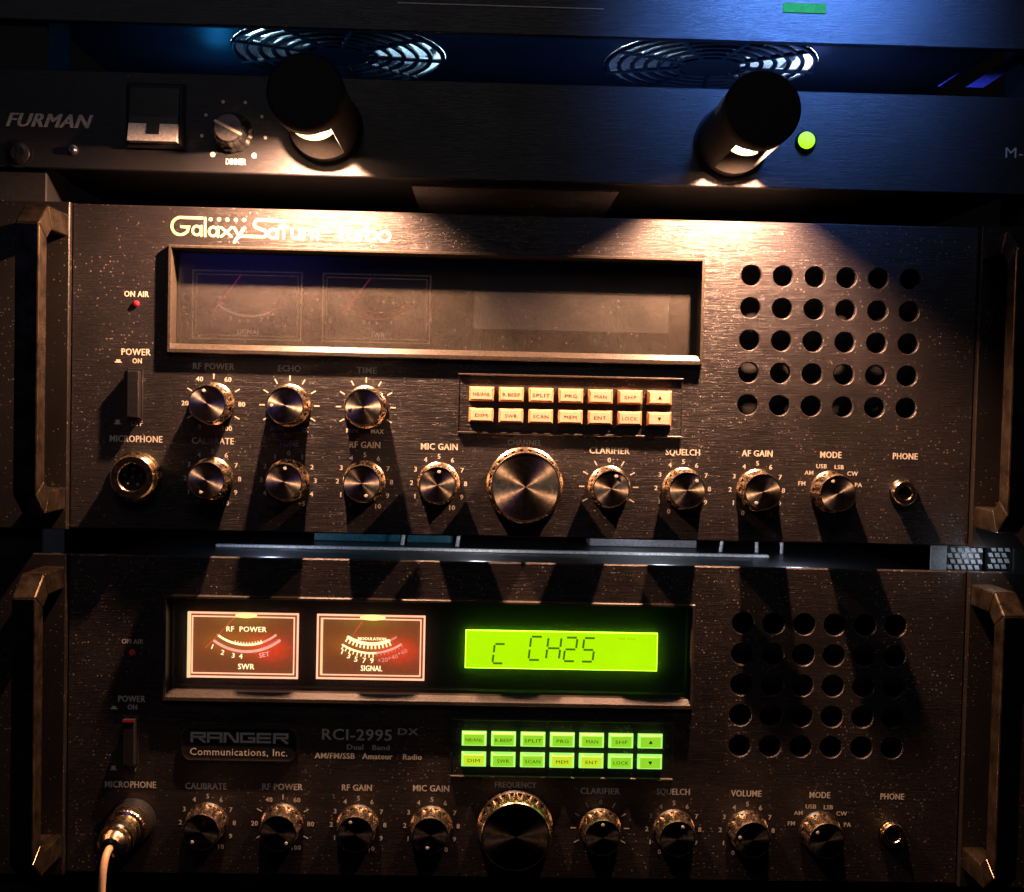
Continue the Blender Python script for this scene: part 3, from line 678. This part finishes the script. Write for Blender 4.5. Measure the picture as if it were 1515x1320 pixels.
def rrect(x0, x1, y0, y1, r): 
    p = []
    for cx, cyy, a in ((x1-r, y1-r, 0), (x0+r, y1-r, 90), (x0+r, y0+r, 180), (x1-r, y0+r, 270)): p += arc(cx, cyy, r, a, a+90, 8)
    return p
b = MB(); pr = rrect(-149.4, -97.6, -21.9, -6.2, 4.4); b.extr(pr, 0.02, 0.5, 'z'); bd = b.build('maker_badge', 'black', r2, rl(0, 0))
m = MB()
def band(p0, p1, z0, z1): m.loops([[(x, y, z0) for x, y in p0], [(x, y, z1) for x, y in p0], [(x, y, z1) for x, y in p1], [(x, y, z0) for x, y in p1]])
band(rrect(-149.6, -97.4, -22.1, -6.0, 4.6), rrect(-148.6, -98.4, -21.1, -7.0, 3.8), 0.4, 1.4); m.build('badge_rim', 'nickel', bd)
# RANGER: wide block capitals drawn as heavy strokes
rg = MB(); w = 1.0
def blk(x, pts, close=False): rg.stroke([(x+a, b_) for a, b_ in pts], w, 0.58, caps=False, closed=close)
xr = -145.2; y0_, y1_ = -12.9, -9.3; st = 6.02; cw = 4.6
blk(xr, [(0, y0_-.6), (0, y1_), (cw, y1_), (cw, -11), (0, -11)]); blk(xr, [(2.2, -11), (cw+.3, y0_-.6)])
blk(xr+st, [(0, y0_-.6), (0, y1_), (cw, y1_), (cw, y0_-.6)]); blk(xr+st, [(0, -11.3), (cw, -11.3)])
blk(xr+2*st, [(0, y0_-.6), (0, y1_), (1.2, y1_), (cw-1.0, y0_), (cw, y0_), (cw, y1_+.6)])
blk(xr+3*st, [(cw+.2, y1_), (0, y1_), (0, y0_), (cw, y0_), (cw, -11.2), (2.4, -11.2)])
blk(xr+4*st, [(cw+.2, y1_), (0, y1_), (0, y0_), (cw+.2, y0_)]); blk(xr+4*st, [(0, -11.1), (cw, -11.1)])
blk(xr+5*st, [(0, y0_-.6), (0, y1_), (cw, y1_), (cw, -11), (0, -11)]); blk(xr+5*st, [(2.2, -11), (cw+.3, y0_-.6)])
# widen to the badge
for i, (x, y, z) in enumerate(rg.v): rg.v[i] = (-145.4+(x+145.9)*1.21, y, z)
rg.build('lettering', 'ink', bd)
text(MB(), 'Communications, Inc.', 0, 0, 3.2, 43.0, bold=0.006, z=0.6).build('lettering', 'ink', bd, (-123.8, -17.5, 0))
for yy, dn in ((1.6, True), (-25.6, False)): m = MB(); icon(m, -179.0, yy, dn); m.build('switch_symbol', 'ink', r2, rl(0, 0))
MB().lathe([(1.3, 0.02), (1.3, 0.9), (0.8, 1.5), (0.3, 1.7)], n=20).build('indicator_light', 'red_led_dim', r2, rl(-171.3, 26.0))
jack_common(r2, YL-0.2)
MB().lathe([(10.4, 0.02), (10.4, 1.2), (9.4, 2.0), (8.8, 5.0), (6, 5.0)], n=40, cap=(False, True)).build('microphone_socket', 'black', r2, rl(-170.2, -49.3))

# ------------------------------------------------------------------ microphone plug and cable
mc = thing('microphone_cable', 'beige cable with ribbed brass plug screwed into the lower radio', 'cable', (-170.3, DY-49.3, 5))
p = MB(); rib = lambda t: 1-0.03*(0.5+0.5*math.cos(36*t))
def pl(zs): return [p.ring(-0.02*z_, -0.03*z_, r_, z_, 144, f=(rib if k else None)) for r_, z_, k in zs]
secs = [(8.6, 0.3, 0), (9.0, 1.0, 0), (9.0, 1.0, 1), (9.0, 6.0, 1), (8.4, 6.6, 0), (7.2, 7.2, 0), (7.2, 10.0, 0), (6.6, 10.6, 0), (6.4, 15.0, 0), (7.4, 15.8, 0), (7.4, 18.0, 0), (6.6, 18.6, 0), (6.4, 22.5, 0), (5.6, 23.6, 0), (4.2, 25.4, 0), (2.6, 26.0, 0)]
ls = pl(secs)
for a, b_ in zip(ls[:-1], ls[1:]): p.loops([a, b_], smooth=True)
p.build('plug_shell', 'nickel', mc)
path = [(-0.5, -0.8, 25.0), (-0.6, -1.2, 28), (-0.7, -3.2, 31.0), (-0.8, -7.2, 33.2), (-0.9, -14, 34.4), (-0.9, -24, 35), (-0.4, -40, 35), (0.2, -60, 35), (0.6, -90, 35)]
c = MB(); 
def smooth_path(ps, n=6):
    out = []
    ps = [Vector(q) for q in ps]
    for i in range(len(ps)-1):
        p0, p1, p2, p3 = ps[max(i-1, 0)], ps[i], ps[i+1], ps[min(i+2, len(ps)-1)]
        for k in range(n):
            t = k/n; out.append(tuple(0.5*((2*p1)+(-p0+p2)*t+(2*p0-5*p1+4*p2-p3)*t*t+(-p0+3*p1-3*p2+p3)*t**3)))
    return out+[tuple(ps[-1])]
c.tube(smooth_path(path), 1.55, 14); c.build('cable', 'cable', mc)

# ------------------------------------------------------------------ power conditioner with pull-out lamps
pc = thing('power_conditioner', 'black rack power conditioner with two round lamp tubes, dimmer knob and green light', 'power conditioner', (0, 84.1, 0))
def pl_(x, y, z=0): return (x, y-84.1, z)
MB().box(-241, 241, 84.1, 126.9, -3, 0, 0.5).build('front_panel', 'cond', pc, pl_(0, 0))
MB().box(-215, 215, 85.2, 125.5, -230, -3.05).build('chassis', 'chassis', pc, pl_(0, 0))
MB().box(-53.5, 41.0, 84.0, 85.15, -100, -19).build('underside_plate', 'plate', pc, pl_(0, 0))
TUBE_L, TR = 62.0, 15.0
def lamp_tube(cx, cyy, s0, s1, energy, mid, cone, tilt, blend):
    """cylinder standing out of the panel with a slot from angle s0 to s1 (0 = straight down, + = right)"""
    t = MB(); ro, ri = TR, TR-1.0
    def pt(r, a, z): a = math.radians(a); return (r*math.sin(a), -r*math.cos(a), z)
    zs0, zs1 = 9.0, 54.0
    full = [i*6 for i in range(60)]
    t.lathe([(ro+1.3, 0.02), (ro+1.3, 1.8), (ro+0.2, 2.4)], n=60, cap=(False, False))
    t.loops([t.ring(0, 0, ro, 0.3, 60), t.ring(0, 0, ro, zs0, 60)], smooth=True)
    t.loops([t.ring(0, 0, ro, zs1, 60), t.ring(0, 0, ro, TUBE_L-1, 60), t.ring(0, 0, ro-1, TUBE_L, 60)], smooth=True, cap=(False, True))
    n = 48; angs = [s1+(360-(s1-s0))*i/n for i in range(n+1)]
    for r in (ro, ri): t.loops([[pt(r, a, zs0) for a in angs], [pt(r, a, zs1) for a in angs]], smooth=True, closed=False)
    for a in (s0, s1): t.add([pt(ro, a, zs0), pt(ro, a, zs1), pt(ri, a, zs1), pt(ri, a, zs0)], [(0, 1, 2, 3)])
    # end walls of the lamp chamber
    t.add([(x, y, zs1) for x, y, _ in t.ring(0, 0, ro-0.02, 0, 60)], [tuple(range(60))])
    o = t.build('lamp_tube', 'tube', pc, pl_(cx, cyy))
    e_ = MB(); e_.add([(x, y, zs0) for x, y, _ in e_.ring(0, 0, ro-0.02, 0, 60)], [tuple(range(60))]); e_.build('chamber_wall', 'chamber_dark', o)
    r = MB(); n = 30; angs = [s1+8+(360-(s1-s0)-16)*i/n for i in range(n+1)]
    r.loops([[pt(ri-0.4, a, zs0+0.4) for a in angs], [pt(ri-0.4, a, zs1-0.4) for a in angs]], smooth=True, closed=False); r.build('reflector', 'reflector', o)
    g = MB(); pth = [pt(12.0, mid+a, 37.0) for a in range(-42, 43, 6)]
    pth = [(x, y, z) for x, y, z in pth]
    g.tube(pth, [0.5+0.9*math.sin(math.pi*i/(len(pth)-1))**0.6 for i in range(len(pth))], 10); g.build('lamp_bulb', 'lampglow', o)
    lp = lamp('lamp_light', 'SPOT', (0.5, -4.6, 30.0), WARM, energy, 2.2, parent=o)
    lp.data.spot_size = math.radians(cone); lp.data.spot_blend = blend; lp.rotation_euler = (-math.pi/2, 0, 0)
    lp.rotation_euler = Vector((math.sin(math.radians(tilt)), -math.cos(math.radians(tilt)), 0)).to_track_quat('-Z', 'Y').to_euler()
    return o
LAMP_W = 6.8
lamp_tube(-90.0, 104.6, -74, 37, LAMP_W, 0, 178, -8, 0.8)
lamp_tube(87.6, 103.2, -34, 34, LAMP_W, -24, 156, 2, 0.45)
# rocker switch
m = MB(); r = m.rect
m.loops([r(-12.6, 12.6, -14, 14, 0.02), r(-12.6, 12.6, -14, 14, 2.2), r(-11.4, 11.4, -12.8, 12.8, 2.8), r(-10.6, 10.6, -12, 12, 2.8), r(-10.6, 10.6, -12, 12, 0.6)]); o = m.build('rocker_switch', 'black', pc, pl_(-163.6, 107.6))
m = MB(); m.extr([(-11.8, 0.6), (-11.8, 7.2), (-1.0, 4.4), (11.8, 3.0), (11.8, 0.6)], -10.4, 10.4, 'x'); m.build('rocker', 'black', o)
m = MB(); m.extr([(-12.0, 0.6), (-12.0, 7.5), (-4.2, 5.6), (-4.2, 0.6)], -10.5, 10.5, 'x'); m.build('rocker_lit_half', 'print_off', o)  # pale colour stands in for lamp light on the rocker's lower half
m = MB(); m.extr([(-9.0, 6.6), (-9.0, 6.9), (-4.1, 5.7), (-4.1, 5.4)], -2.8, 2.8, 'x'); m.build('rocker_inset', 'black', o)
# dimmer
kx, ky = -130.2, 101.3
k = MB(); f = flute(14, 0.05); k.lathe([(8.6, 0.02), (8.6, 2.0), (7.2, 3.0), (6.6, 11.0), (6.0, 11.8)], n=84, f=f); o = k.build('dimmer_knob', 'black', pc, pl_(kx, ky))
MB().lathe([(5.7, 11.7), (5.7, 12.0)], n=40).build('knob_cap', 'mid_steel', o)
MB().stroke([(-5.4, 2.6), (5.4, -2.6)], 1.2, 12.1).build('pointer', 'ink', o)
for a in range(-140, 141, 40):
    t_ = math.radians(90-a); big_ = 1.15 if abs(a) > 120 else 0.75
    MB().lathe([(big_, 0.06), (big_*0.9, 0.12)], n=14).build('scale_dot', 'ink', pc, pl_(kx+14.0*math.cos(t_), ky+1.0+13.4*math.sin(t_)))
heavy(MB(), 'DIMMER', 0, 0, 2.6, 8.6, d=0.07).build('lettering', 'ink', pc, pl_(-129.0, 89.2))
# name on the left end, italic block outline
fm = MB()
for i_, q_ in enumerate((-1, 0, 1)): text(fm, 'FURMAN', 0.34*q_, 0, 5.9, 35.0, bold=0.0, z=0.08+0.008*i_, shear=0.35)
fm.build('lettering', 'inkdim', pc, pl_(-209.8, 104.8))
text(MB(), 'M-8', 0, 0, 4.6, 12.0, bold=0.0, z=0.08).build('lettering', 'inkdim', pc, pl_(216.0, 102.6))
def screw(root, x, y, z, r, nm, mat='steel', cross=True):
    s = MB().lathe([(r*1.25, 0), (r*1.25, 0.5), (r, 0.6), (r*0.92, 1.5), (r*0.6, 2.0)], n=28).build(nm, mat, root, (x, y, z))
    if cross:
        c_ = MB(); c_.box(-r*0.5, r*0.5, -r*0.11, r*0.11, 1.9, 2.06); c_.box(-r*0.11, r*0.11, -r*0.5, r*0.5, 1.9, 2.08); c_.build('screw_cross', 'black', s)
    return s
screw(pc, *pl_(-222.9, 90.2, 0.02), 5.0, 'rack_screw', 'chassis'); screw(pc, *pl_(-199.6, 92.2, 0.02), 1.8, 'panel_screw', 'steel')
o = MB().lathe([(4.6, 0.02), (4.6, 1.2), (3.9, 1.9)], n=32, cap=(False, True)).build('indicator_light', 'black', pc, pl_(120.7, 105.0))
MB().lathe([(3.7, 1.6), (3.7, 2.2), (2.9, 3.4), (1.4, 4.1)], n=32).build('lens', 'green_led', o)

# ------------------------------------------------------------------ fan tray above
ft = thing('fan_tray', 'dark rack fan tray above the lamps with two round fans in its underside', 'fan tray', (0, 147.6, 0))
def fl(x, y, z=0): return (x, y-147.6, z)
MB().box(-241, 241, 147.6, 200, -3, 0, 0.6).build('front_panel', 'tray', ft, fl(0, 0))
MB().box(-60, 30, 159.6, 160.1, -0.1, 0.3).build('seam_strip', 'cover', ft, fl(0, 0))
m = MB(); FZ, FY, FR = -108.0, 168.6, 56.0
# underside sheet with two round openings
xc = [-98.5, 97.0]; n = 40
def cellU(cx, hw, z0, z1):
    cz = FZ; sq = []; rg_ = []
    for k_ in range(n):
        a = 2*math.pi*k_/n; c_, s_ = math.cos(a), math.sin(a); t_ = 1/max(abs(c_), abs(s_))
        sq.append((cx+c_*t_*60, FY, cz+s_*t_*60)); rg_.append((cx+c_*FR, FY, cz+s_*FR))
    m.loops([sq, rg_])
def RU(x0, x1, z0, z1): m.add([(x0, FY, z0), (x1, FY, z0), (x1, FY, z1), (x0, FY, z1)], [(0, 1, 2, 3)])
for cx in xc: cellU(cx, 60, 0, 0); RU(cx-60, cx+60, FZ+60, -3.1); RU(cx-60, cx+60, -230, FZ-60)
RU(-235, xc[0]-60, -230, -3.1); RU(xc[0]+60, xc[1]-60, -230, -3.1); RU(xc[1]+60, 235, -230, -3.1)
m.build('underside', 'tray', ft, fl(0, 0))
MB().box(-235, 235, 200.5, 202, -230, -3.1).build('top_sheet', 'chassis', ft, fl(0, 0))
def xz(r, a): return r*math.cos(a), r*math.sin(a)
for cx in xc:
    d = MB(); d.loops([[(x, 0, z) for x, z in (xz(FR, 2*math.pi*i/48) for i in range(48))], [(x, 26, z) for x, z in (xz(FR, 2*math.pi*i/48) for i in range(48))]], smooth=True)
    fan = d.build('fan', 'pale_fan', ft, fl(cx, FY, FZ), 'left fan' if cx < 0 else 'right fan')
    g = MB()
    for rr in (20, 27, 34, 41, 48, 54.5):
        pr = [(xz(rr, 2*math.pi*i/40)[0], -0.8, xz(rr, 2*math.pi*i/40)[1]) for i in range(41)]; g.tube(pr, 1.35, 6, cap=False)
    for q in range(9):
        a = math.pi/5+q*2*math.pi/9; g.tube([(xz(16, a)[0], -1.4, xz(16, a)[1]), (xz(56, a)[0], -1.4, xz(56, a)[1])], 1.3, 6)
    g.add([(x, -1.8, z) for x, z in (xz(16, 2*math.pi*i/30) for i in range(30))], [tuple(range(30))]); g.build('fan_guard', 'guard', fan)
    h = MB(); h.loops([[(x, 2, z) for x, z in (xz(19, 2*math.pi*i/30) for i in range(30))], [(x, 24, z) for x, z in (xz(19, 2*math.pi*i/30) for i in range(30))]], smooth=True, cap=(True, True)); h.build('hub', 'black', fan)
    for q in range(7):
        b_ = MB(); ls = []
        for rr in (19, 30, 41, 52):
            a0 = q*2*math.pi/7+0.004*rr; ls.append([(xz(rr, a0)[0], 4, xz(rr, a0)[1]), (xz(rr, a0+0.35)[0], 12, xz(rr, a0+0.35)[1]), (xz(rr, a0+0.62)[0], 22, xz(rr, a0+0.62)[1])])
        b_.loops(ls, closed=False, smooth=True); b_.build('blade', 'pale_fan', fan)
    for sx in (-1, 1):
        lamp('fan_light', 'POINT', (sx*44, 16, -4), (0.55, 0.75, 1.0) if cx > 0 else (0.45, 0.75, 0.95), 0.09, 3, parent=fan)
MB().box(-9.5, 9.5, -2.0, 2.0, 0.02, 0.5).build('led_reflection_bar', 'green_bar', ft, fl(118.5, 163.0))  # glowing bar stands in for the reflection of a green LED
lamp('slot_fill_light', 'AREA', (-60, 129, -110), (0.08, 0.30, 1.0), 0.010, 300, size_y=60, look=(-60, 168, -110))  # hidden area lights added to brighten the tray's underside
lamp('slot_fill_light', 'AREA', (120, 129, -110), (0.10, 0.28, 1.0), 0.022, 160, size_y=60, look=(120, 168, -110))
for x_, c_, e_ in ((-120, (0.6, 0.7, 1.0), 0.026), (-20, (0.9, 0.9, 1.0), 0.026), (70, (0.8, 0.85, 1.0), 0.03), (135, (0.7, 0.8, 1.0), 0.022)):
    lamp('gap_fill_light', 'POINT', (x_, -75, -50), c_, e_, 3)  # unseen points added to brighten the contents of the gap
# unseen points added for the teal-blue glow in the slot between tray and conditioner
lamp('slot_fill_light', 'POINT', (-165, 150, -120), (0.02, 0.35, 1.0), 0.010, 8)
lamp('slot_fill_light', 'POINT', (150, 150, -100), (0.15, 0.25, 1.0), 0.010, 8)

# ------------------------------------------------------------------ rack and background
for x0, x1, lab in ((-300, -212, 'left black steel rack rail behind the mounting ears'), (221.5, 300, 'right black steel rack rail behind the mounting ears')):
    o = MB().box(x0, x1, -240, 200, -30, -3.2, 0.6).build('rack_rail', 'flat', None, (0, 0, 0)); tag(o, lab, 'rack rail')
struct(MB().box(-400, 400, -400, 300, -310, -300).build('rack_back_wall', 'flat', None))
# silver strip lying on the lower radio's cover
o = MB().box(-152, 128, -89.0, -87.6, -78, -74, 0.3).build('silver_strip', 'silver', None); tag(o, 'long thin silver strip lying in the gap between the two radios', 'strip')
def bgbox(nm, lab, cat, x0, x1, y0, y1, z0, z1, mat): o = MB().box(x0, x1, y0, y1, z0, z1, 0.4).build(nm, mat, None); tag(o, lab, cat); return o
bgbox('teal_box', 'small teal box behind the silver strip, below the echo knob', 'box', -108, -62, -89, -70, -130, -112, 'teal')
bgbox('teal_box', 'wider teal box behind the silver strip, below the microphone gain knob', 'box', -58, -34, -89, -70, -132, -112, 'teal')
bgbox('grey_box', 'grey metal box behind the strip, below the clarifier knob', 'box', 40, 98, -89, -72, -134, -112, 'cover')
for i, (x, y) in enumerate(((-60, 0), (-31, 0), (108, 0), (127, 0), (140, 0))):
    o = MB().tube([(x, -89, -100+i), (x+(3 if i in (0, 1, 2) else 0), -68, -100+i)], 1.0, 8).build('metal_rod', 'silver', None)
    tag(o, ['thin bright rod behind the strip, below the radio frequency gain knob', 'slanted bright rod behind the strip, left of the large knob', 'slanted rod behind the strip, below the squelch knob', 'upright rod below the volume dial of the upper radio', 'upright rod right of the others, below the mode knob'][i], 'rod', 'rods in the gap between the radios')
# woven pale grille at the right of the gap
def grille(x0, y0, z, nx, ny, lab, plain):
    t = thing('woven_grille', lab, 'grille', (x0, y0, z))
    MB().box(0, nx*3.1+1, -1, ny*2.6+1, -2, 0).build('backing', 'black', t)
    if plain: MB().box(-7, 0, -1, ny*2.6+1, -1, 0.4).build('plain_edge', 'white', t)
    me = MB().extr([(0, 0), (1.9, 0), (1.3, 1.9), (-0.6, 1.9)], 0.05, 0.5, 'z').mesh('fibre')
    for j in range(ny):
        for i in range(nx): put(me, 'fibre', 'white', t, (0.8+i*3.1+(1.3 if j % 2 else 0), j*2.6, 0))
grille(191.5, -83.6, -4, 5, 4, 'pale woven grille in the right end of the gap between radios', True)
grille(210, -83.0, -4, 3, 4, 'narrow pale woven grille at the right edge of the photo', False)
lamp('grille_fill_light', 'POINT', (206, -78.2, 9), (0.75, 0.85, 1.0), 0.004, 2)  # unseen point added so the woven grille shows
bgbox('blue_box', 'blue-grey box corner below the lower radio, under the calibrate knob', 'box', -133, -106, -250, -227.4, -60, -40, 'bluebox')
# diagonal bars standing in for violet reflections in the slot, upper right
m = MB()
def bar(x0, y0, x1, y1, w_, z): m.extr([(x0, y0), (x0+w_, y0), (x1+w_, y1), (x1, y1)], z-2, z, 'z')
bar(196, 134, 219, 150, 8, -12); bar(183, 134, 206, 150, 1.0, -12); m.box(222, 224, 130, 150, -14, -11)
m.build('reflection_brace', 'violet', None); tag(bpy.data.objects['reflection_brace'], 'diagonal brace standing in for a violet reflection in the slot at the upper right', 'brace')
